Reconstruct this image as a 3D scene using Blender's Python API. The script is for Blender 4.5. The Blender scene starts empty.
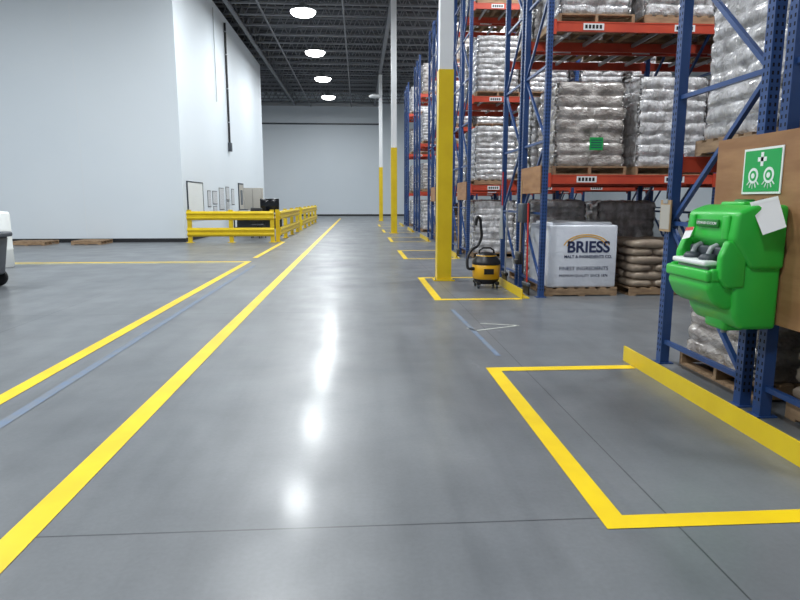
import bpy, math, random
from mathutils import Vector, Matrix, Euler, noise as mnoise
import bmesh
S = bpy.context.scene
COL = S.collection
S.view_settings.view_transform = 'Standard'

# ------------------------------------------------------------------ materials
def new_mat(name):
    m = bpy.data.materials.new(name); m.use_nodes = True
    nt = m.node_tree
    return m, nt, nt.nodes['Principled BSDF']

def mat(name, col, rough=.5, metal=0, var=None, bump=None, coat=0, emit=0, rnd=0, stretch=(1,1,1), tint=None):
    m, nt, b = new_mat(name)
    b.inputs['Base Color'].default_value = (*col, 1)
    b.inputs['Roughness'].default_value = rough
    b.inputs['Metallic'].default_value = metal
    b.inputs['Coat Weight'].default_value = coat
    b.inputs['Coat Roughness'].default_value = .15
    if emit:
        b.inputs['Emission Color'].default_value = (*col, 1)
        b.inputs['Emission Strength'].default_value = emit
    tc = nt.nodes.new('ShaderNodeTexCoord')
    mp = nt.nodes.new('ShaderNodeMapping'); mp.inputs['Scale'].default_value = stretch
    nt.links.new(tc.outputs['Object'], mp.inputs['Vector'])
    if rnd:
        oi = nt.nodes.new('ShaderNodeObjectInfo')
        ml = nt.nodes.new('ShaderNodeMath'); ml.operation = 'MULTIPLY'; ml.inputs[1].default_value = 37
        nt.links.new(oi.outputs['Random'], ml.inputs[0])
        nt.links.new(ml.outputs[0], mp.inputs['Location'])
    if var:
        n = nt.nodes.new('ShaderNodeTexNoise'); n.inputs['Scale'].default_value = var[0]; n.inputs['Detail'].default_value = 5
        r = nt.nodes.new('ShaderNodeValToRGB')
        r.color_ramp.elements[0].position = .36; r.color_ramp.elements[1].position = .64
        c2 = var[1]
        r.color_ramp.elements[0].color = (*c2, 1); r.color_ramp.elements[1].color = (*col, 1)
        nt.links.new(mp.outputs[0], n.inputs['Vector'])
        nt.links.new(n.outputs['Fac'], r.inputs['Fac'])
        out = r.outputs[0]
        if tint:
            x = nt.nodes.new('ShaderNodeMix'); x.data_type='RGBA'; x.blend_type='MULTIPLY'
            x.inputs[7].default_value = (*tint,1)
            nt.links.new(oi.outputs['Random'], x.inputs[0]); nt.links.new(out, x.inputs[6]); out = x.outputs[2]
        nt.links.new(out, b.inputs['Base Color'])
    if bump:
        n = nt.nodes.new('ShaderNodeTexNoise'); n.inputs['Scale'].default_value = bump[0]; n.inputs['Detail'].default_value = 4
        n.inputs['Distortion'].default_value = bump[2] if len(bump) > 2 else 0
        bp = nt.nodes.new('ShaderNodeBump'); bp.inputs['Strength'].default_value = bump[1]; bp.inputs['Distance'].default_value = .03
        nt.links.new(mp.outputs[0], n.inputs['Vector'])
        nt.links.new(n.outputs['Fac'], bp.inputs['Height'])
        nt.links.new(bp.outputs[0], b.inputs['Normal'])
    return m

M_white = mat('painted_wall_panel', (.71,.77,.82), .55, var=(.25,(.68,.745,.80)))
M_white2 = mat('column_white_paint', (.74,.76,.78), .45)
M_base = mat('black_rubber_trim', (.012,.013,.016), .5)
M_yel = mat('yellow_safety_paint', (.76,.55,.012), .4, var=(3,(.70,.49,.01)))
M_tape = mat('yellow_floor_tape', (.84,.60,.006), .45, var=(2.5,(.76,.52,.008)))
M_tapew = mat('worn_pale_tape', (.50,.48,.30), .5, var=(4,(.30,.30,.22)))
M_blue = mat('rack_blue_enamel', (.026,.075,.235), .38, var=(2,(.018,.055,.18)))
M_red = mat('rack_orange_red_enamel', (.58,.075,.035), .4, var=(2,(.47,.055,.03)))
M_hole = mat('dark_punch_hole', (.004,.005,.01), .9)
M_wood = mat('pallet_wood', (.36,.24,.14), .75, var=(5,(.22,.14,.08)), stretch=(1,5,5), rnd=1)
M_ply = mat('plywood', (.36,.19,.085), .6, var=(2.5,(.27,.13,.055)), stretch=(1,1,5))
M_bag = mat('stretch_wrapped_sacks', (.63,.61,.60), .26, var=(5,(.30,.275,.26)), bump=(13,.9,1.6), coat=1, rnd=1, stretch=(1,1,1.6), tint=(.84,.79,.75))  # pale ramp tone paints the film's white highlights over grey-brown sacks
M_bag2 = mat('stretch_wrapped_pale_sacks', (.77,.765,.785), .22, var=(6,(.45,.44,.44)), bump=(10,1.0,1.8), coat=1, rnd=1, stretch=(1.6,1.6,.8), tint=(.87,.86,.86))
M_tan = mat('kraft_sacks', (.34,.27,.20), .6, var=(4,(.22,.17,.13)), bump=(8,.6,.8), coat=.25, rnd=1)
M_box = mat('white_carton_wrap', (.74,.77,.83), .35, var=(3,(.64,.67,.74)), bump=(5,.35,1), coat=.5)
M_green = mat('green_polyethylene', (.028,.50,.050), .40, coat=.2)
M_greend = mat('dark_green_plastic', (.01,.20,.025), .5)  # darker green for the tank cap, tray floor and lettering strip
M_signg = mat('sign_green', (.01,.36,.08), .35)
M_signw = mat('sign_white', (.80,.83,.82), .4)
M_grey = mat('grey_plastic', (.30,.32,.34), .4)
M_dgrey = mat('dark_grey_plastic', (.05,.06,.075), .45)
M_black = mat('black_plastic', (.010,.010,.012), .4)
M_vacy = mat('vac_yellow', (.80,.42,.01), .35)
M_paper = mat('paper', (.78,.79,.80), .7)
M_paperg = mat('printed_paper', (.70,.72,.74), .7, var=(30,(.35,.37,.4)))
M_card = mat('cardboard', (.40,.27,.15), .8)
M_steel = mat('galvanised_steel', (.42,.44,.46), .4, .6)
M_joist = mat('joist_grey_primer', (.20,.21,.23), .6)
M_deck = mat('roof_deck_dark', (.075,.08,.09), .8)
M_ink = mat('navy_ink', (.02,.03,.09), .6)
M_lens = mat('led_lens', (1,.99,.97), .5, emit=14)
M_screen = mat('screen_black', (.006,.007,.01), .15)
M_chalk = mat('chalk_blue_line', (.13,.18,.27), .6, var=(9,(.16,.185,.22)))
M_chalkw = mat('chalk_white', (.42,.43,.40), .7)
M_tagred = mat('red_handle', (.55,.03,.02), .5)
M_cab = mat('beige_cabinet', (.42,.40,.36), .5)

# floor
m, nt, b = new_mat('sealed_concrete')
M_floor = m
tc = nt.nodes.new('ShaderNodeTexCoord')
def noise(scale, det, vec=None, dist=0):
    n = nt.nodes.new('ShaderNodeTexNoise'); n.inputs['Scale'].default_value = scale
    n.inputs['Detail'].default_value = det; n.inputs['Distortion'].default_value = dist
    nt.links.new(vec or tc.outputs['Object'], n.inputs['Vector']); return n
def ramp(src, p0, c0, p1, c1):
    r = nt.nodes.new('ShaderNodeValToRGB')
    r.color_ramp.elements[0].position = p0; r.color_ramp.elements[0].color = (*c0,1)
    r.color_ramp.elements[1].position = p1; r.color_ramp.elements[1].color = (*c1,1)
    nt.links.new(src, r.inputs['Fac']); return r
def mixc(a, b_, fac, mode='MULTIPLY'):
    x = nt.nodes.new('ShaderNodeMix'); x.data_type = 'RGBA'; x.blend_type = mode
    if isinstance(fac, (int, float)): x.inputs[0].default_value = fac
    else: nt.links.new(fac, x.inputs[0])
    nt.links.new(a, x.inputs[6])
    if isinstance(b_, tuple): x.inputs[7].default_value = b_
    else: nt.links.new(b_, x.inputs[7])
    return x
big = ramp(noise(.4, 6).outputs['Fac'], .32, (.138,.150,.164), .70, (.200,.213,.227))
med = ramp(noise(1.7, 9, dist=.2).outputs['Fac'], .30, (.77,.775,.785), .66, (1,1,1))
fin = ramp(noise(45, 6).outputs['Fac'], .3, (.90,.90,.90), .7, (1,1,1))
mp = nt.nodes.new('ShaderNodeMapping'); mp.inputs['Scale'].default_value=(5,.5,1); nt.links.new(tc.outputs['Object'], mp.inputs['Vector'])
scuff = ramp(noise(1.2, 7, mp.outputs[0]).outputs['Fac'], .30, (.86,.865,.87), .55, (1,1,1))
c = mixc(big.outputs[0], med.outputs[0], 1); c = mixc(c.outputs[2], fin.outputs[0], 1); c = mixc(c.outputs[2], scuff.outputs[0], 1)
sp = nt.nodes.new('ShaderNodeSeparateXYZ'); nt.links.new(tc.outputs['Object'], sp.inputs[0])
def mth(op, a, bb=None):
    x = nt.nodes.new('ShaderNodeMath'); x.operation = op
    for i, v in enumerate((a, bb)):
        if v is None: continue
        if isinstance(v, (int, float)): x.inputs[i].default_value = v
        else: nt.links.new(v, x.inputs[i])
    return x.outputs[0]
def joint(axis, off, per, w):
    s = mth('ADD', sp.outputs[axis], -off + per*50 + per/2)
    md = mth('MODULO', s, per)
    d = mth('ABSOLUTE', mth('SUBTRACT', md, per/2))
    return mth('LESS_THAN', d, w)
j = mth('MAXIMUM', joint(0, 1.42, 5.4, .004), joint(1, 2.6, 5.43, .005))
c = mixc(c.outputs[2], (.35,.36,.38,1), j)
nt.links.new(c.outputs[2], b.inputs['Base Color'])
rr = ramp(noise(1.5, 5).outputs['Fac'], .3, (.34,)*3, .7, (.45,)*3)
nt.links.new(rr.outputs[0], b.inputs['Roughness'])
bp = nt.nodes.new('ShaderNodeBump'); bp.inputs['Strength'].default_value = .06; bp.inputs['Distance'].default_value = .02
nt.links.new(noise(10, 5).outputs['Fac'], bp.inputs['Height']); nt.links.new(bp.outputs[0], b.inputs['Normal'])
b.inputs['Specular IOR Level'].default_value = .62
b.inputs['Coat Weight'].default_value = .16
b.inputs['Coat Roughness'].default_value = .15

# ------------------------------------------------------------------ mesh builder
class MB:
    def __init__(s): s.v=[]; s.f=[]; s.m=[]; s.sm=[]; s.mats=[]
    def mi(s, mt):
        if mt not in s.mats: s.mats.append(mt)
        return s.mats.index(mt)
    def add(s, vs, fs, mt, smooth=False):
        o = len(s.v); k = s.mi(mt)
        s.v += [tuple(v) for v in vs]
        for f in fs:
            s.f.append(tuple(i+o for i in f)); s.m.append(k); s.sm.append(smooth)
    def box(s, x0,x1,y0,y1,z0,z1, mt):
        vs=[(x0,y0,z0),(x1,y0,z0),(x1,y1,z0),(x0,y1,z0),(x0,y0,z1),(x1,y0,z1),(x1,y1,z1),(x0,y1,z1)]
        s.add(vs,[(0,3,2,1),(4,5,6,7),(0,1,5,4),(1,2,6,5),(2,3,7,6),(3,0,4,7)],mt)
    def beam(s, p, q, w, h, mt):
        p=Vector(p); q=Vector(q); d=(q-p).normalized()
        up=Vector((0,0,1)) if abs(d.z)<.95 else Vector((1,0,0))
        a=d.cross(up).normalized(); bb=a.cross(d)
        vs=[]
        for e in (p,q):
            for i,jj in ((-1,-1),(1,-1),(1,1),(-1,1)):
                vs.append(e+a*i*w/2+bb*jj*h/2)
        s.add(vs,[(0,3,2,1),(4,5,6,7),(0,1,5,4),(1,2,6,5),(2,3,7,6),(3,0,4,7)],mt)
    def cyl(s, p, q, r, mt, n=16, r2=None):
        s.tube([p,q], r, mt, n, r2)
    def tube(s, pts, r, mt, n=12, r2=None):
        pts=[Vector(p) for p in pts]; vs=[]; fs=[]
        N=len(pts); a=None
        for i,p in enumerate(pts):
            d=(pts[min(i+1,N-1)]-pts[max(i-1,0)]).normalized()
            if a is None:
                up=Vector((0,0,1)) if abs(d.z)<.95 else Vector((1,0,0))
                a=d.cross(up).normalized()
            else:
                a=(a-d*a.dot(d)).normalized()
            bb=a.cross(d)
            rr=r if r2 is None else r+(r2-r)*i/(N-1)
            for k in range(n):
                t=2*math.pi*k/n; vs.append(p+a*rr*math.cos(t)+bb*rr*math.sin(t))
        for i in range(N-1):
            for k in range(n):
                fs.append((i*n+k,i*n+(k+1)%n,(i+1)*n+(k+1)%n,(i+1)*n+k))
        s.add(vs,fs,mt,True)
        s.add(vs[:n],[tuple(range(n))[::-1]],mt); s.add(vs[-n:],[tuple(range(n))],mt)
    def lathe(s, c, prof, mt, n=28, axis='z'):
        vs=[]; fs=[]
        for r,z in prof:
            for k in range(n):
                t=2*math.pi*k/n
                if axis=='z': vs.append((c[0]+r*math.cos(t),c[1]+r*math.sin(t),c[2]+z))
                elif axis=='x': vs.append((c[0]+z,c[1]+r*math.cos(t),c[2]+r*math.sin(t)))
                else: vs.append((c[0]+r*math.cos(t),c[1]+z,c[2]+r*math.sin(t)))
        for i in range(len(prof)-1):
            for k in range(n): fs.append((i*n+k,i*n+(k+1)%n,(i+1)*n+(k+1)%n,(i+1)*n+k))
        s.add(vs,fs,mt,True)
        s.add(vs[:n],[tuple(range(n))[::-1]],mt); s.add(vs[-n:],[tuple(range(n))],mt)
    def rbox(s, x0,x1,y0,y1,z0,z1, mt, bev=.03, seg=3, fn=None):
        bm=bmesh.new(); bmesh.ops.create_cube(bm,size=1)
        for v in bm.verts:
            v.co=Vector(((x0+x1)/2+v.co.x*(x1-x0),(y0+y1)/2+v.co.y*(y1-y0),(z0+z1)/2+v.co.z*(z1-z0)))
            if fn: v.co=Vector(fn(v.co))
        bmesh.ops.bevel(bm,geom=list(bm.edges),offset=bev,segments=seg,affect='EDGES',profile=.5)
        bm.verts.index_update()
        s.add([v.co.copy() for v in bm.verts],[[v.index for v in f.verts] for f in bm.faces],mt,True)
        bm.free()
    def prism(s, poly, y0, y1, mt, bev=.03, seg=3):
        """polygon in the XZ plane extruded along Y with rounded edges"""
        bm=bmesh.new()
        a=[bm.verts.new((x,y0,z)) for x,z in poly]; c=[bm.verts.new((x,y1,z)) for x,z in poly]
        n=len(poly); bm.faces.new(a); bm.faces.new(c[::-1])
        for k in range(n): bm.faces.new((a[k],c[k],c[(k+1)%n],a[(k+1)%n]))
        bmesh.ops.recalc_face_normals(bm,faces=bm.faces)
        bmesh.ops.bevel(bm,geom=list(bm.edges),offset=bev,segments=seg,affect='EDGES',profile=.5,clamp_overlap=True)
        bm.verts.index_update()
        s.add([v.co.copy() for v in bm.verts],[[v.index for v in f.verts] for f in bm.faces],mt,True)
        bm.free()
    def mesh(s, name):
        me=bpy.data.meshes.new(name); me.from_pydata(s.v,[],s.f)
        for mt in s.mats: me.materials.append(mt)
        me.polygons.foreach_set('material_index',s.m); me.polygons.foreach_set('use_smooth',s.sm)
        me.update(); return me
    def obj(s, name, parent=None, loc=(0,0,0), rot=(0,0,0)):
        return inst(s.mesh(name), name, parent, loc, rot)
def inst(me, name, parent=None, loc=(0,0,0), rot=(0,0,0)):
    o=bpy.data.objects.new(name,me); COL.objects.link(o)
    o.location=loc; o.rotation_euler=rot
    if parent: o.parent=parent
    return o
def empty(name, loc=(0,0,0)):
    o=bpy.data.objects.new(name,None); COL.objects.link(o); o.location=loc; o.empty_display_size=.2; return o
def text(body, size, loc, rot, mt, parent, name='lettering', ext=.001, bold=0):
    cu=bpy.data.curves.new(name,'FONT'); cu.body=body; cu.size=size; cu.extrude=ext; cu.align_x='CENTER'; cu.align_y='CENTER'
    cu.offset=bold
    cu.materials.append(mt)
    o=bpy.data.objects.new(name,cu); COL.objects.link(o); o.location=loc; o.rotation_euler=rot; o.parent=parent
    return o
R90=math.pi/2

# ------------------------------------------------------------------ room shell
XL,XR,YB,YF,ZC=-26,22,-12,58,10.9
b=MB(); b.add([(XL,YB,0),(XR,YB,0),(XR,YF,0),(XL,YF,0)],[(0,1,2,3)],M_floor); b.obj('floor')
def wall(name,*a,mt=M_white):
    b=MB(); b.box(*a,mt); return b.obj(name)
wall('wall_far',XL,XR,YF,YF+.2,0,ZC)
wall('wall_back',XL,XR,YB-.2,YB,0,ZC)
wall('wall_right',XR,XR+.2,YB,YF,0,ZC)
wall('wall_left',XL-.2,XL,YB,YF,0,ZC)
BX,BY0,BY1=-6.08,22.2,41.0
b=MB(); b.box(XL,BX,BY0,BY1,0,9.75,M_white); 
b.obj('wall_inner_block')
b=MB(); b.box(XL,BX+.02,BY0-.02,BY0,0,.13,M_base); b.box(BX,BX+.02,BY0,BY1,0,.13,M_base); b.obj('baseboard_left')
b=MB(); b.box(XL,XR,YF-.02,YF,0,.15,M_base); b.obj('baseboard_far')
b=MB(); b.box(-20,1.9,YF-.08,YF,8.15,8.28,M_dgrey); b.box(-20,1.9,YF-.15,YF,9.75,10.1,M_steel); b.obj('trim_far_wall_conduit')
b=MB()
for x in (-9.4,-12.4,-15.4): b.box(x-.004,x+.004,BY0-.003,BY0,.13,9.5,M_white2)
b.obj('trim_panel_joints')
# ceiling : ribbed deck
b=MB(); vs=[];fs=[]
y=YB;i=0;prof=[]
while y<YF:
    prof+= [(y,0),(y+.35,0),(y+.4,.08),(y+.75,.08)]; y+=.8
prof.append((YF,0))
for (yy,z) in prof: vs+=[(XL,yy,ZC+z),(XR,yy,ZC+z)]
for k in range(len(prof)-1): fs.append((2*k,2*k+2,2*k+3,2*k+1))
b.add(vs,fs,M_deck); b.add([(XL,YB,ZC+.3),(XR,YB,ZC+.3),(XR,YF,ZC+.3),(XL,YF,ZC+.3)],[(0,1,2,3)],M_deck)
b.obj('ceiling')
# joists along X
b=MB(); L=XR-XL-.1; x0=XL+.05
zb,zt=9.95,10.85
b.box(x0,x0+L,-.06,.06,zb,zb+.07,M_joist); b.box(x0,x0+L,-.06,.06,zt-.07,zt,M_joist)
n=60; dx=L/n
for k in range(n):
    xa=x0+k*dx; b.beam((xa,0,zb+.03),(xa+dx/2,0,zt-.03),.04,.04,M_joist); b.beam((xa+dx/2,0,zt-.03),(xa+dx,0,zb+.03),.04,.04,M_joist)
jm=b.mesh('joist')
rt=empty('ceiling_bar_joists')
y=YB+1.0
while y<YF-.3:
    inst(jm,'joist',rt,(0,y,0)); y+=1.75
# girders along Y
b=MB()
for gx in (1.5,-5.6,-14,11):
    b.box(gx-.09,gx+.09,YB+.1,YF-.1,9.80,9.90,M_joist)
    yy=YB+.2
    while yy<YF-2:
        b.beam((gx,yy,9.85),(gx,yy+.9,10.7),.06,.06,M_joist); b.beam((gx,yy+.9,10.7),(gx,yy+1.8,9.85),.06,.06,M_joist); yy+=1.8
for gx in (-4.2,-.6,4.5): b.tube([(gx,YB+.2,9.7),(gx,YF-.2,9.7)],.04,M_joist,8)
b.obj('ceiling_girders')

# columns
def column(x,y):
    b=MB(); w=.13
    b.box(x-w,x+w,y-w,y+w,.02,3.68,M_yel)
    b.box(x-w-.06,x+w+.06,y-w-.06,y+w+.06,0,.02,M_yel)
    w=.115; b.box(x-w,x+w,y-w,y+w,3.68,9.80,M_white2)
    for sx in (-1,1):
        for sy in (-1,1): b.cyl((x+sx*.16,y+sy*.16,.02),(x+sx*.16,y+sy*.16,.05),.015,M_steel,8)
    return b.obj('steel_column')
for y in (11.25,27.5,43.8): column(1.53,y)
b=MB(); b.lathe((1.15,43.6,8.4),[(.02,.12),(.25,.1),(.42,0),(.38,-.1),(.05,-.12)],M_white2); b.box(1.1,1.4,43.57,43.63,8.35,8.4,M_steel)
b.obj('wall_mounted_fan')

# ------------------------------------------------------------------ floor tape
Z=.003
def strip(b,x0,x1,y0,y1,mt,z=Z): b.add([(x0,y0,z),(x1,y0,z),(x1,y1,z),(x0,y1,z)],[(0,1,2,3)],mt)
b=MB(); strip(b,-1.56,-1.42,-6,50,M_tape); b.obj('floor_tape_line')
b=MB(); strip(b,-2.71,-2.58,-6,15.0,M_tape); strip(b,-2.71,-2.58,15.9,22,M_tape); b.obj('floor_tape_line')
b=MB(); strip(b,-14,-2.71,14.58,14.74,M_tapew); strip(b,-14,-2.71,14.84,15.0,M_tape); b.obj('floor_tape_line')
b=MB(); strip(b,-2.39,-2.31,-4,14,M_chalk); b.obj('floor_chalk_line')
b=MB()
b.add([(1.2,8.1,Z),(1.26,8.1,Z),(1.32,5.6,Z),(1.27,5.6,Z)],[(0,3,2,1)],M_chalk)
for p,q in (((1.30,6.75),(1.85,7.0)),((1.85,7.0),(1.42,7.15)),((1.30,6.75),(1.22,6.9))):
    p=Vector((*p,Z)); q=Vector((*q,Z)); d=(q-p).normalized(); n_=Vector((-d.y,d.x,0))*.018
    b.add([p-n_,q-n_,q+n_,p+n_],[(0,1,2,3)],M_chalkw)
b.obj('floor_chalk_marks')

# ------------------------------------------------------------------ racks
RH=7.7; BAY=2.62; RX=2.72
LV=(1.75,3.87,6.0)
ROWS=[2.7+6.4*k for k in range(6)]
def frame_mesh():
    b=MB()
    for a in (0,1.18):
        b.box(-.04,.04,a-.04,a+.04,.01,RH,M_blue)
        b.box(-.075,.075,a-.06,a+.06,0,.01,M_blue)
        z=.12
        while z<RH-.05:
            for o in (-.02,.02):
                b.add([(-.0408,a+o-.007,z-.012),(-.0408,a+o-.007,z+.012),(-.0408,a+o+.007,z+.012),(-.0408,a+o+.007,z-.012)],[(0,3,2,1)],M_hole)
            s=-.0408 if a==0 else .0408
            yy=a+s
            for o in (-.018,.018):
                b.add([(o-.007,yy,z-.012),(o+.007,yy,z-.012),(o+.007,yy,z+.012),(o-.007,yy,z+.012)],[(0,1,2,3)],M_hole)
            z+=.05
    z=.2; k=0
    b.beam((0,.04,z),(0,1.14,z),.035,.035,M_blue)
    while z+1.05<RH:
        p,q=((.04,z+.03),(1.14,z+1.0)) if k%2==0 else ((1.14,z+.03),(.04,z+1.0))
        b.beam((0,p[0],p[1]),(0,q[0],q[1]),.035,.035,M_blue)
        z+=1.05; b.beam((0,.04,z),(0,1.14,z),.035,.035,M_blue); k+=1
    return b.mesh('upright_frame')
FM=frame_mesh()
def beam_mesh():
    b=MB(); L=BAY-.08
    b.box(.04,.04+L,-.022,.022,-.065,.065,M_red)
    b.box(.04,.04+L,-.026,.026,.05,.066,M_red)
    for x in (.041,.04+L-.041): b.box(x-.001 if x<1 else x,x+.04 if x<1 else x+.041,-.045,-.024,-.11,.09,M_red)
    for x in (.62,1.95): b.box(x-.15,x+.15,-.0275,-.024,-.045,.045,M_paper)
    for x in (.62,1.95):
        for k in range(5): b.box(x-.125+k*.052,x-.09+k*.052,-.0285,-.0272,-.026,.026,M_black)
    return b.mesh('load_beam')
BMH=beam_mesh()
def rack(y0,nb):
    e=empty('pallet_rack',(RX,y0,0))
    for f in range(nb+1):
        inst(FM,'upright_frame',e,(f*BAY,0,0)); inst(FM,'upright_frame',e,(f*BAY,1.40,0))
    for k in range(nb):
        for z in LV:
            for o,fl in ((0,1),(1.18,0),(1.40,1),(2.58,0)):
                if fl: inst(BMH,'load_beam',e,(k*BAY,o,z))
                else: inst(BMH,'load_beam',e,(k*BAY+BAY,o,z),(0,0,math.pi))
        for z in LV:   # cross bars
            bb=MB()
            for x in (.4,.9,1.7,2.2):
                bb.box(x-.02,x+.02,.03,1.15,.0,.05,M_steel)
                bb.box(x-.02,x+.02,1.43,2.55,.0,.05,M_steel)
            bb.obj('support_bars',e,(k*BAY,0,z))
    return e
def rguard(y0):
    b=MB(); b.box(2.40,2.415,y0-.12,y0+2.68,0,.135,M_yel); b.box(2.415,2.52,y0-.12,y0+2.68,0,.012,M_yel)
    for yy in (y0+.1,y0+1.3,y0+2.4):
        b.add([(2.415,yy,.012),(2.51,yy,.012),(2.415,yy,.12),(2.415,yy+.01,.012),(2.51,yy+.01,.012),(2.415,yy+.01,.12)],[(0,1,2),(3,5,4),(1,4,5,2)],M_yel)
        b.cyl((2.47,yy+.06,.012),(2.47,yy+.06,.03),.012,M_steel,8)
    b.obj('rack_end_guard')
for i,y0 in enumerate(ROWS):
    rack(y0,[2,3,2,2,2,2][i]); rguard(y0)
    b=MB()
    xa,xb,ya,yb=1.09,2.39,y0-.2,y0+2.5; w=.115
    strip(b,xa,xb,ya,ya+w,M_tape); strip(b,xa,xb,yb-w,yb,M_tape); strip(b,xa,xa+w,ya+w,yb-w,M_tape)
    b.obj('floor_tape_box')

# ------------------------------------------------------------------ loads
def pallet(b,w=1.1,d=1.1):
    for y in (-d/2,-.02,d/2-.04): b.box(-w/2,w/2,y,y+.04,.018,.105,M_wood)
    n=7
    for k in range(n):
        x=-w/2+k*(w-.1)/(n-1); b.box(x,x+.1,-d/2,d/2,.105,.125,M_wood)
    for x in (-w/2,-.05,w/2-.1): b.box(x,x+.1,-d/2,d/2,0,.018,M_wood)
def sgnp(v,e): return math.copysign(abs(v)**e,v)
def bag(b,c,sx,sy,sz,rot,mt,rnd,nu=18,nv=9):
    vs=[];fs=[]
    ca,sa=math.cos(rot),math.sin(rot)
    ph=rnd.uniform(0,6)
    for i in range(nv+1):
        p=-math.pi/2+math.pi*i/nv
        for k in range(nu):
            t=2*math.pi*k/nu
            x=sgnp(math.cos(p),.55)*sgnp(math.cos(t),.4); y=sgnp(math.cos(p),.55)*sgnp(math.sin(t),.4); z=sgnp(math.sin(p),.7)
            wv=1+.025*math.sin(5*t+ph)+.02*math.sin(9*t+2*ph+3*p)
            x*=sx*wv;y*=sy*wv;z*=sz*(1+.12*math.sin(3*x/sx+ph))
            vs.append((c[0]+x*ca-y*sa,c[1]+x*sa+y*ca,c[2]+z))
    for i in range(nv):
        for k in range(nu): fs.append((i*nu+k,i*nu+(k+1)%nu,(i+1)*nu+(k+1)%nu,(i+1)*nu+k))
    b.add(vs,fs,mt,True)
def sack_load(name,seed,layers,mt,lh=.125,size=1.08):
    rnd=random.Random(seed); b=MB(); pallet(b)
    z=.125; h=size/2
    b.box(-h+.07,h-.07,-h+.07,h-.07,.126,.125+layers*lh-.04,mt)
    for l in range(layers):
        A=l%2
        for i in range(2):
            for k in range(3):
                u=(-.25+.5*i)*size; v=(-1/3+k/3)*size
                cx,cy=(u,v) if A else (v,u)
                jx,jy=rnd.uniform(-.012,.012),rnd.uniform(-.012,.012)
                sx,sy=(.255*size,.172*size) if A else (.172*size,.255*size)
                bag(b,(cx+jx,cy+jy,z+lh/2),sx,sy,lh*.56,rnd.uniform(-.04,.04),mt,rnd)
        z+=lh
    return b.mesh(name)
def wrapped_load(name,seed,layers,mt,lh=.125,size=1.06,sag=.05):
    """sacks shrink-wrapped tight: one film skin following the layers, with tension creases"""
    rnd=random.Random(seed); b=MB(); pallet(b)
    nper=34; per=4*nper; nz=layers*7
    h=size/2; off=Vector((seed*7.3,seed*3.1,0))
    joff=[(rnd.uniform(-.014,.014),rnd.uniform(-.014,.014),rnd.uniform(.0,.02)) for _ in range(layers)]
    vs=[];fs=[]
    def ringpt(side,u,z,l,f,shrink):
        A=l%2
        ncol=(3 if (A==0)==(side%2==0) else 2)
        g=abs(math.sin(math.pi*(u+.5)*ncol))**.35
        fz=abs(math.sin(math.pi*f))**.5
        bulge=.034*(g*fz)
        hh=h*shrink-.035
        d=hh+bulge
        cr=max(0,(abs(u)-.42)/.08); d-=.035*cr*cr
        x=u*2*h*shrink; 
        if side==0: p=Vector((x,-d,z))
        elif side==1: p=Vector((d,x,z))
        elif side==2: p=Vector((-x,d,z))
        else: p=Vector((-d,-x,z))
        q=p+off
        n1=mnoise.noise(Vector((q.x*5,q.y*5,q.z*16)))
        n2=1-abs(mnoise.noise(Vector((q.x*9+q.z*6,q.y*9-q.z*5,q.z*9))))*2
        n3=mnoise.noise(q*26)
        a=.011*n1+.010*n2+.005*n3
        nrm=(Vector((0,-1,0)),Vector((1,0,0)),Vector((0,1,0)),Vector((-1,0,0)))[side]
        p+=nrm*a
        p.x+=joff[l][0]; p.y+=joff[l][1]; p.z+=.012*mnoise.noise(Vector((q.x*4,q.y*4,l*3.3)))
        return p
    for i in range(nz+1):
        l=min(i//7,layers-1); f=(i-l*7)/7
        z=.128+layers*lh*i/nz
        shrink=1-.02*(i/nz)**2
        for side in range(4):
            for k in range(nper):
                vs.append(ringpt(side,-.5+k/nper,z,l,f,shrink))
    for i in range(nz):
        for k in range(per): fs.append((i*per+k,i*per+(k+1)%per,(i+1)*per+(k+1)%per,(i+1)*per+k))
    base=nz*per; top=[vs[base+k] for k in range(per)]; last=base
    ctr=Vector((0,0,.128+layers*lh))
    for r in range(1,9):
        s_=1-r/8*.98
        st=len(vs)
        for k in range(per):
            p=ctr+(top[k]-ctr)*s_; q=p+off
            p.z=ctr.z+.03*min(1,r/1.5)+.028*mnoise.noise(q*7)+.012*mnoise.noise(q*19)-.02*abs(math.sin(p.x*9))*.6
            vs.append(p)
        for k in range(per): fs.append((last+k,last+(k+1)%per,st+(k+1)%per,st+k))
        last=st
    fs.append(tuple(last+k for k in range(per)))
    b.add(vs,fs,mt,True)
    return b.mesh(name)
LOADS=[wrapped_load('wrapped_pallet_load',1,9,M_bag),wrapped_load('wrapped_pallet_load',2,11,M_bag),
       wrapped_load('wrapped_pallet_load',3,10,M_bag2,.13),wrapped_load('wrapped_pallet_load',4,7,M_bag,.17),
       wrapped_load('wrapped_pallet_load',5,8,M_bag2,.16),wrapped_load('wrapped_pallet_load',8,10,M_bag2,.12)]
TAN=sack_load('kraft_sack_pallet_load',6,6,M_tan,.12)
TANB=sack_load('kraft_sack_pallet_load',7,9,M_tan,.125)
rnd=random.Random(11)
def put(me,x,y,z): 
    inst(me,me.name.split('.')[0],None,(x,y,z),(0,0,rnd.choice((0,math.pi,R90,-R90))+rnd.uniform(-.012,.012)))
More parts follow.
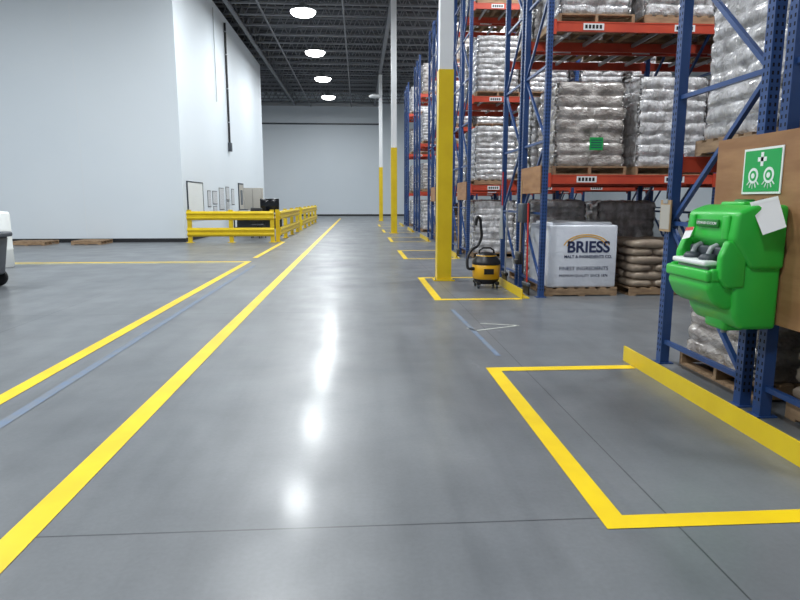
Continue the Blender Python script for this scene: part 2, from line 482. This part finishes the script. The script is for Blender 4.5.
for i,y0 in enumerate(ROWS):
    nb=[2,3,2,2,2,2][i]
    for kb in range(nb):
        for s,o in ((0,.59),(1,1.99)):
            for px in (.69,1.93):
                x=RX+kb*BAY+px; y=y0+o
                for li,z in enumerate((0,)+tuple(l+.067 for l in LV)):
                    if z==0:
                        if i==1 and s==0 and kb==0: continue
                        if i==1 and s==1 and kb==0: put(LOADS[2 if px<1 else 4],x,y,0); continue
                        if rnd.random()<.12: continue
                        put(rnd.choice([TAN,TANB,LOADS[0],LOADS[2],LOADS[4]]) if i>0 else rnd.choice([LOADS[0],LOADS[4],TANB]),x,y,0)
                    else:
                        if i>0 and rnd.random()<.06 and li!=1: continue
                        put(rnd.choice(LOADS),x,y,z)
# hero floor loads in second row
put(TAN,RX+1.95,ROWS[1]+.6,0)
b=MB(); pallet(b); b.rbox(-.53,.53,-.53,.53,.126,1.08,M_box,.035,3)
b.rbox(-.46,.46,-.46,.46,1.07,1.12,M_box,.02,2)
box=empty('wrapped_carton_pallet',(RX+.66,ROWS[1]+.62,0)); b.obj('carton_and_pallet',box)
F=-.533
text('BRIESS',.235,(0.08,F,.74),(R90,0,0),M_ink,box,'logo_lettering',bold=.007)
text('MALT & INGREDIENTS CO.',.062,(0.08,F,.60),(R90,0,0),M_ink,box,'sub_lettering',bold=.001)
text('FINEST INGREDIENTS',.08,(0.02,F,.42),(R90,0,0),M_ink,box,'sub_lettering')
text('PREMIUM QUALITY SINCE 1876',.055,(0.02,F,.31),(R90,0,0),M_ink,box,'sub_lettering')
b=MB()
for r0 in (.30,.345):
    pts=[(0.05+r0*1.05*math.cos(t),F,.72+r0*.62*math.sin(t)) for t in [math.pi*(.08+.84*k/20) for k in range(21)]]
    for p,q in zip(pts[:-1],pts[1:]): b.beam(p,q,.002,.014,M_vacy)
b.obj('printed_swirl',box)

# green label on one load
b=MB(); b.box(3.36,3.56,ROWS[1]-.022,ROWS[1]-.018,2.17,2.35,M_signg)
for k in range(4): b.box(3.38,3.54,ROWS[1]-.0235,ROWS[1]-.022,2.20+k*.035,2.212+k*.035,M_ink)
b.obj('load_label')

# ------------------------------------------------------------------ plywood backboards
PX=2.655
b=MB(); b.box(PX,PX+.018,3.32,4.54,.66,1.88,M_ply)
for yy in (3.88,4.10):
    for z in (.8,1.75): b.cyl((PX-.0005,yy,z),(PX+.002,yy,z),.012,M_steel,8)
b.obj('plywood_backboard')
b=MB(); b.box(PX,PX+.018,9.1,10.2,1.55,1.95,M_ply); b.obj('plywood_backboard')
b=MB(); b.box(PX,PX+.018,15.5,16.9,1.45,1.9,M_ply); b.obj('plywood_backboard')
b=MB(); b.box(PX,PX+.018,21.9,23.2,1.4,1.9,M_ply); b.obj('plywood_backboard')

# sign
e=empty('eyewash_sign',(PX-.002,4.0,1.64)); 
b=MB(); b.box(-.006,0,-.20,.20,-.15,.15,M_signw); b.box(-.008,-.006,-.185,.185,-.135,.135,M_signg)
b.box(-.010,-.008,-.014,.014,.03,.12,M_signw); b.box(-.010,-.008,-.045,.045,.061,.089,M_signw)
for sy in (-.08,.08):
    b.lathe((-.0105,sy,-.03),[(.052,0),(.052,.002)],M_signw,24,'x'); b.lathe((-.0118,sy,-.03),[(.034,0),(.034,.0012)],M_signg,20,'x'); b.lathe((-.013,sy,-.03),[(.018,0),(.018,.0012)],M_signw,16,'x')
    for a in (-.8,-.4,0,.4,.8): 
        p=Vector((-.0095,sy+.055*math.sin(a),-.03-.055*math.cos(a))); q=Vector((-.0095,sy+.085*math.sin(a),-.03-.085*math.cos(a)))
        b.beam(p,q,.003,.007,M_signw)
b.obj('sign_plate',e)

# eyewash station  (front faces -X)
e=empty('emergency_eyewash_station',(PX-.002,3.99,.60))
b=MB()
b.prism([(-.003,.42),(-.003,.82),(-.22,.82),(-.33,.775),(-.35,.60),(-.30,.54),(-.22,.42)],-.30,.29,M_green,.028,3)
b.rbox(-.20,-.03,-.13,.13,.80,.84,M_green,.015,3)
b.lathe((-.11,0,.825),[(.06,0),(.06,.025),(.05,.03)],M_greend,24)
for sy in (-.2,.2): b.rbox(-.356,-.33,sy-.035,sy+.035,.60,.755,M_green,.01,2)
b.prism([(-.003,.03),(-.003,.46),(-.24,.46),(-.31,.36),(-.30,.12),(-.24,.03)],-.275,.27,M_green,.03,3)
b.prism([(-.24,.30),(-.24,.58),(-.37,.60),(-.41,.50),(-.41,.36),(-.36,.30)],.225,.285,M_green,.018,3)
b.prism([(-.24,.30),(-.24,.58),(-.37,.60),(-.41,.50),(-.41,.36),(-.36,.30)],-.285,-.225,M_green,.018,3)
b.prism([(-.22,.17),(-.22,.36),(-.45,.36),(-.47,.30),(-.42,.20),(-.34,.15)],-.25,.27,M_green,.03,4)
b.rbox(-.48,-.43,-.255,.275,.335,.41,M_green,.018,3)
b.rbox(-.45,-.26,-.258,-.21,.335,.42,M_green,.018,3); b.rbox(-.45,-.26,.23,.278,.335,.42,M_green,.018,3)
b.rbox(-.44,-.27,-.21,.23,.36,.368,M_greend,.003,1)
b.rbox(-.43,-.29,-.17,.21,.39,.455,M_grey,.02,3)
for sy in (-.08,.11):
    b.lathe((-.38,sy,.45),[(.05,0),(.058,.025),(.04,.05),(.01,.055)],M_dgrey,20)
    b.tube([(-.38,sy,.49),(-.36,sy,.54),(-.29,sy,.57)],.018,M_grey,10)
b.rbox(-.35,-.27,-.18,.21,.485,.55,M_dgrey,.015,2)
b.rbox(-.465,-.37,-.19,.22,.43,.465,M_signw,.012,2)
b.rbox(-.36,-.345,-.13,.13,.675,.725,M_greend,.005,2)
b.rbox(-.26,-.10,-.12,.12,-.01,.09,M_green,.03,3)
b.cyl((-.18,.0,-.04),(-.18,0,.02),.02,M_grey,12)
b.obj('tank_and_basin',e)
text('EYEWASH STATION',.026,(-.362,0,.70),(R90,0,-R90),M_signw,e)
b=MB()
b.add([(-.24,-.255,.835),(-.10,-.31,.875),(-.09,-.40,.69),(-.21,-.365,.64)],[(0,1,2,3)],M_paper)
b.add([(-.2405,-.256,.8345),(-.10,-.311,.8745),(-.0995,-.320,.857),(-.2375,-.2665,.816)],[(0,1,2,3)],M_signw)
b.add([(-.385,.10,.67),(-.385,.20,.66),(-.42,.19,.58),(-.42,.09,.60)],[(0,1,2,3)],M_paper)
b.add([(-.387,.102,.672),(-.387,.202,.662),(-.396,.199,.64),(-.396,.10,.65)],[(0,1,2,3)],M_tagred)
b.tube([(-.15,-.2,.845),(-.17,-.28,.857)],.003,M_black,6)
b.obj('inspection_tags',e)

# clipboard hanging on near post
b=MB(); b.box(2.655,2.667,5.19,5.37,1.18,1.45,M_card); b.box(2.65,2.655,5.24,5.32,1.42,1.46,M_steel); b.box(2.652,2.655,5.2,5.36,1.2,1.41,M_cab); b.tube([(2.66,5.28,1.46),(2.67,5.28,1.55)],.004,M_black,6); b.obj('clipboard')

# ------------------------------------------------------------------ wet/dry vacuum
e=empty('shop_vacuum',(2.12,10.25,0))
b=MB()
b.lathe((0,0,0),[(.17,.07),(.19,.09),(.215,.14),(.215,.15)],M_black)
b.lathe((0,0,0),[(.21,.15),(.223,.16),(.235,.38),(.225,.39)],M_vacy)
b.lathe((0,0,0),[(.235,.39),(.24,.41),(.235,.44),(.18,.52),(.15,.56),(.08,.59),(.01,.595)],M_black)
b.lathe((0,0,0),[(.162,.50),(.175,.51),(.170,.54),(.155,.545)],M_vacy)
b.tube([(-.13,0,.50),(-.12,0,.62),(-.06,0,.66),(.06,0,.66),(.12,0,.62),(.13,0,.50)],.016,M_black,10)
for a in range(4):
    t=a*R90+.78; x,y=.22*math.cos(t),.22*math.sin(t)
    b.rbox(x-.035,x+.035,y-.035,y+.035,.06,.11,M_black,.01,2)
    b.lathe((x-.015,y,.035),[(.034,0),(.035,.005),(.035,.025),(.034,.03)],M_dgrey,16,'x')
b.box(-.08,.08,-.238,-.2155,.24,.33,M_black)
b.cyl((-.2,-.06,.32),(-.27,-.08,.32),.03,M_black,14)
pts=[]
ctrl=[(-.25,-.08,.32),(-.33,-.1,.34),(-.33,-.06,.5),(-.26,0,.62),(-.14,.05,.70),(-.08,.05,.85),(-.10,.02,1.0),(-.12,0,1.14),(-.17,0,1.16),(-.19,0,1.02)]
for i in range(len(ctrl)-1):
    p0=Vector(ctrl[max(i-1,0)]);p1=Vector(ctrl[i]);p2=Vector(ctrl[i+1]);p3=Vector(ctrl[min(i+2,len(ctrl)-1)])
    for k in range(8):
        t=k/8; pts.append(.5*((2*p1)+(-p0+p2)*t+(2*p0-5*p1+4*p2-p3)*t*t+(-p0+3*p1-3*p2+p3)*t**3))
b.tube(pts,.024,M_black,10)
b.obj('vacuum_body',e)

# tools hung on rack ends
def broom(x,y,z0,tilt,handle,head,mirror=1):
    b=MB(); top=(x,y+tilt,z0+1.35)
    b.tube([(x,y,z0+.12),top],.014,handle,10)
    b.rbox(x-.04,x+.02,y-.17,y+.17,z0+.07,z0+.13,head,.015,2)
    for k in range(16):
        yy=y-.155+k*.0205; b.beam((x-.01,yy,z0+.075),(x-.012,yy+(yy-y)*.08,z0-.05),.035,.015,M_black)
    b.obj('push_broom')
broom(2.60,9.45,.055,.05,M_tagred,M_dgrey)
broom(2.60,10.9,.055,-.06,M_steel,M_black)
broom(2.60,16.2,.055,.06,M_card,M_dgrey)
b=MB(); x,y=2.61,9.95
b.tube([(x,y,.5),(x,y+.02,1.75)],.012,M_card,8)
b.rbox(x-.05,x+.02,y-.13,y+.13,.42,.62,M_black,.02,2); b.rbox(x-.09,x-.03,y-.12,y+.12,.42,.5,M_black,.015,2)
b.obj('lobby_dustpan')
b=MB()
for k in range(9):
    a=-.5+k*.125; b.tube([(2.61,11.3,1.35),(2.60,11.3+a*.12,1.1),(2.60,11.3+a*.25,.75)],.014,M_grey,6)
b.tube([(2.61,11.3,1.3),(2.61,11.3,1.95)],.012,M_tagred,8); b.obj('string_mop')
b=MB(); b.rbox(2.52,2.655,9.55,9.85,1.1,1.4,M_dgrey,.02,2); b.tube([(2.58,9.7,1.1),(2.57,9.72,.8),(2.58,9.66,.5),(2.6,9.7,.3)],.012,M_black,8); b.obj('wall_charger_box')

# ------------------------------------------------------------------ guard rails
def rail_h(b,p,q,z):
    p=Vector(p);q=Vector(q);d=(q-p).normalized();n=Vector((d.y,-d.x,0))
    prof=[(0,-.15),(.03,-.13),(.06,-.09),(.06,-.06),(.02,-.02),(.02,.02),(.06,.06),(.06,.09),(.03,.13),(0,.15)]
    vs=[];fs=[];N=len(prof)
    for e_ in (p,q):
        for o,h in prof: vs.append(e_+n*o+Vector((0,0,z+h)))
    for k in range(N): fs.append((k,(k+1)%N,N+(k+1)%N,N+k))
    fs.append(tuple(range(N))[::-1]); fs.append(tuple(range(N,2*N)))
    b.add(vs,fs,M_yel)
def grail(p,q,n):
    b=MB(); p=Vector((*p,0));q=Vector((*q,0)); d=(q-p).normalized(); nn=Vector((d.y,-d.x,0))
    for k in range(n):
        c=p+(q-p)*k/(n-1)-nn*.07
        b.box(c.x-.065,c.x+.065,c.y-.065,c.y+.065,.015,1.12,M_yel); b.box(c.x-.12,c.x+.12,c.y-.12,c.y+.12,0,.015,M_yel)
    rail_h(b,p-d*.07,q+d*.07,.92); rail_h(b,p-d*.07,q+d*.07,.36)
    b.obj('guard_rail')
grail((-5.8,21.75),(-3.0,21.75),3)
grail((-2.78,22.1),(-2.78,29.0),4)
grail((-2.78,30.6),(-2.78,41.0),5)

# ------------------------------------------------------------------ left wall items
X=BX+.004
b=MB(); b.box(X,X+.03,22.7,24.9,.85,2.1,M_signw); 
for a in ((22.68,22.74,.83,2.12),(24.86,24.92,.83,2.12)): b.box(X,X+.04,a[0],a[1],a[2],a[3],M_dgrey)
b.box(X,X+.04,22.7,24.9,2.08,2.12,M_dgrey); b.box(X,X+.07,22.7,24.9,.83,.87,M_dgrey); b.obj('whiteboard')
b=MB()
for (yy,z,w,h) in ((26.0,1.5,.5,.6),(27.0,1.55,.8,.5),(27.0,.95,.6,.45),(28.3,1.5,.9,.9),(29.6,1.75,.7,.55),(29.6,1.15,.6,.45),(30.8,1.6,.6,.7)):
    b.box(X,X+.01,yy-w/2-.03,yy+w/2+.03,z-h/2-.03,z+h/2+.03,M_dgrey); b.box(X+.01,X+.014,yy-w/2,yy+w/2,z-h/2,z+h/2,M_paperg)
b.obj('notice_board_posters')
b=MB(); b.tube([(X+.06,30.3,4.0),(X+.06,30.3,9.4)],.05,M_black,10); b.rbox(X,X+.15,30.15,30.45,3.7,4.1,M_dgrey,.02,2)
for z in (5,6.5,8,9): b.box(X,X+.11,30.22,30.38,z,z+.04,M_steel)
b.obj('wall_conduit')
b=MB(); b.tube([(X+.05,28.0,5.6),(X+.05,28.0,9.4)],.02,M_steel,8); b.obj('wall_cable')
b=MB(); b.box(X,X+.04,32.2,33.5,0,2.3,M_dgrey); b.box(X+.04,X+.05,32.28,33.42,.05,2.22,M_cab); b.box(X+.05,X+.055,32.55,33.1,1.2,1.95,M_screen); b.cyl((X+.05,33.3,1.0),(X+.11,33.3,1.0),.02,M_steel,10); b.obj('door_1')

b=MB(); b.rbox(-5.3,-4.5,29.4,30.0,.05,2.0,M_cab,.01,2); b.box(-4.905,-4.895,29.392,29.4,.1,1.95,M_dgrey)
for x in (-4.97,-4.83): b.cyl((x,29.38,1.0),(x,29.38,1.15),.012,M_steel,8)
b.box(-5.25,-4.55,29.45,29.95,0,.05,M_black); b.obj('storage_cabinet')
b=MB()
b.box(-5.0,-3.1,25.0,25.8,.72,.76,M_card)
for x in (-4.95,-3.2):
    for y in (25.05,25.7): b.box(x,x+.05,y,y+.05,0,.72,M_dgrey)
b.box(-4.9,-3.15,25.72,25.75,.3,.7,M_dgrey); b.obj('office_desk')
b=MB(); b.rbox(-3.95,-3.2,25.40,25.44,.95,1.50,M_screen,.01,2); b.box(-3.62,-3.52,25.44,25.48,.78,1.1,M_dgrey); b.rbox(-3.72,-3.42,25.33,25.58,.76,.78,M_dgrey,.005,1); b.obj('computer_monitor')
b=MB(); b.rbox(-4.8,-4.4,25.2,25.55,.76,1.05,M_grey,.02,2); b.rbox(-4.77,-4.43,25.25,25.5,1.05,1.09,M_dgrey,.01,2); b.box(-4.75,-4.45,25.12,25.2,.82,.84,M_paper); b.obj('desk_printer')
b=MB(); x,y=-3.9,24.4
b.rbox(x-.24,x+.24,y-.24,y+.24,.45,.53,M_black,.03,3); b.rbox(x-.22,x+.22,y-.27,y-.22,.6,1.15,M_black,.02,3); b.cyl((x,y,.1),(x,y,.45),.03,M_black,12)
b.beam((x,y-.245,.48),(x,y-.245,.65),.06,.02,M_black)
for k in range(5):
    t=k*2*math.pi/5; b.beam((x,y,.12),(x+.28*math.cos(t),y+.28*math.sin(t),.075),.04,.03,M_black); b.lathe((x+.28*math.cos(t)-.015,y+.28*math.sin(t),.03),[(.03,0),(.03,.03)],M_black,12,'x')
b.obj('office_chair')

# loose pallets by the wall
for x,y,w in ((-10.7,21.2,1.15),(-8.95,21.5,.95)):
    b=MB(); pallet(b,w,1.0); b.obj('wooden_pallet',None,(x,y,0))
# tilt truck at left edge
e=empty('tilt_truck_bin',(-6.58,10.6,0))
b=MB()
def tt(co):
    x,y,z=co
    if z<.5: x=x*.88+ .0; y*=.85
    return (x,y,z)
b.rbox(-.75,.63,-.4,.4,.20,.86,M_dgrey,.05,3,tt)
b.rbox(-.80,.68,-.44,.44,.84,.92,M_dgrey,.03,3)
b.box(-.5,.45,-.3,.3,.16,.24,M_steel)
for sy in (-.36,.33): b.lathe((.42,sy,.15),[(.13,0),(.15,.01),(.15,.04),(.13,.05)],M_black,24,'y')
for sx in (-.4,): b.lathe((sx,-.02,.08),[(.07,0),(.08,.01),(.08,.04),(.07,.05)],M_black,20,'y')
b.cyl((.42,-.36,.15),(.42,.36,.15),.02,M_steel,10)
b.obj('bin_body',e)
b=MB(); b.lathe((-7.85,14.0,0),[(.28,0),(.3,.02),(.3,.38),(.31,.4),(.3,.42),(.3,.78),(.31,.8),(.3,.82),(.3,1.15),(.27,1.2),(.1,1.21)],M_signw); b.cyl((-7.75,14,1.2),(-7.75,14,1.24),.03,M_grey,12); b.obj('plastic_drum')

# ------------------------------------------------------------------ lights
b=MB()
b.lathe((0,0,0),[(.03,.30),(.12,.29),(.16,.22),(.17,.12),(.22,.10),(.54,-.02),(.56,-.06),(.54,-.06),(.52,-.03)],M_steel,36)
b.lathe((0,0,0),[(.53,-.045),(.52,-.12),(.44,-.20),(.28,-.25),(.02,-.27)],M_lens,36)
b.tube([(0,0,.28),(0,0,.50)],.008,M_black,6)
FX=b.mesh('fixture')
def highbay(x,y,p,z=9.45):
    e=empty('high_bay_light',(x,y,z))
    inst(FX,'fixture',e)
    l=bpy.data.lights.new('led_array','AREA'); l.shape='DISK'; l.size=.94; l.energy=p; l.color=(.93,.975,1.0)
    o=bpy.data.objects.new('led_array',l); COL.objects.link(o); o.location=(0,0,-.28); o.parent=e
P=400
for y in (-1.3,6.1,13.5,20.9,28.3,35.7,43.1,50.5): highbay(-2.3,y,P)
for y in (-1.3,7.2,13.6): highbay(-11.5,y,P*1.6)
for y in (0.5,7.2,13.6,20,26.4,32.8,39.5): highbay(5.6,y,P*1.1)
highbay(11,45,P); highbay(-12,48,P); 

w=bpy.data.worlds.new('world'); S.world=w; w.use_nodes=True
w.node_tree.nodes['Background'].inputs[0].default_value=(.6,.7,.8,1); w.node_tree.nodes['Background'].inputs[1].default_value=.3

# ------------------------------------------------------------------ camera
cd=bpy.data.cameras.new('camera'); cam=bpy.data.objects.new('camera',cd); COL.objects.link(cam)
cd.sensor_width=36; cd.lens=36*620/800; cd.clip_end=300
cam.location=(0,0,1.45)
cam.rotation_euler=(R90-math.atan(100/620),0,-math.radians(3.735))
S.camera=cam
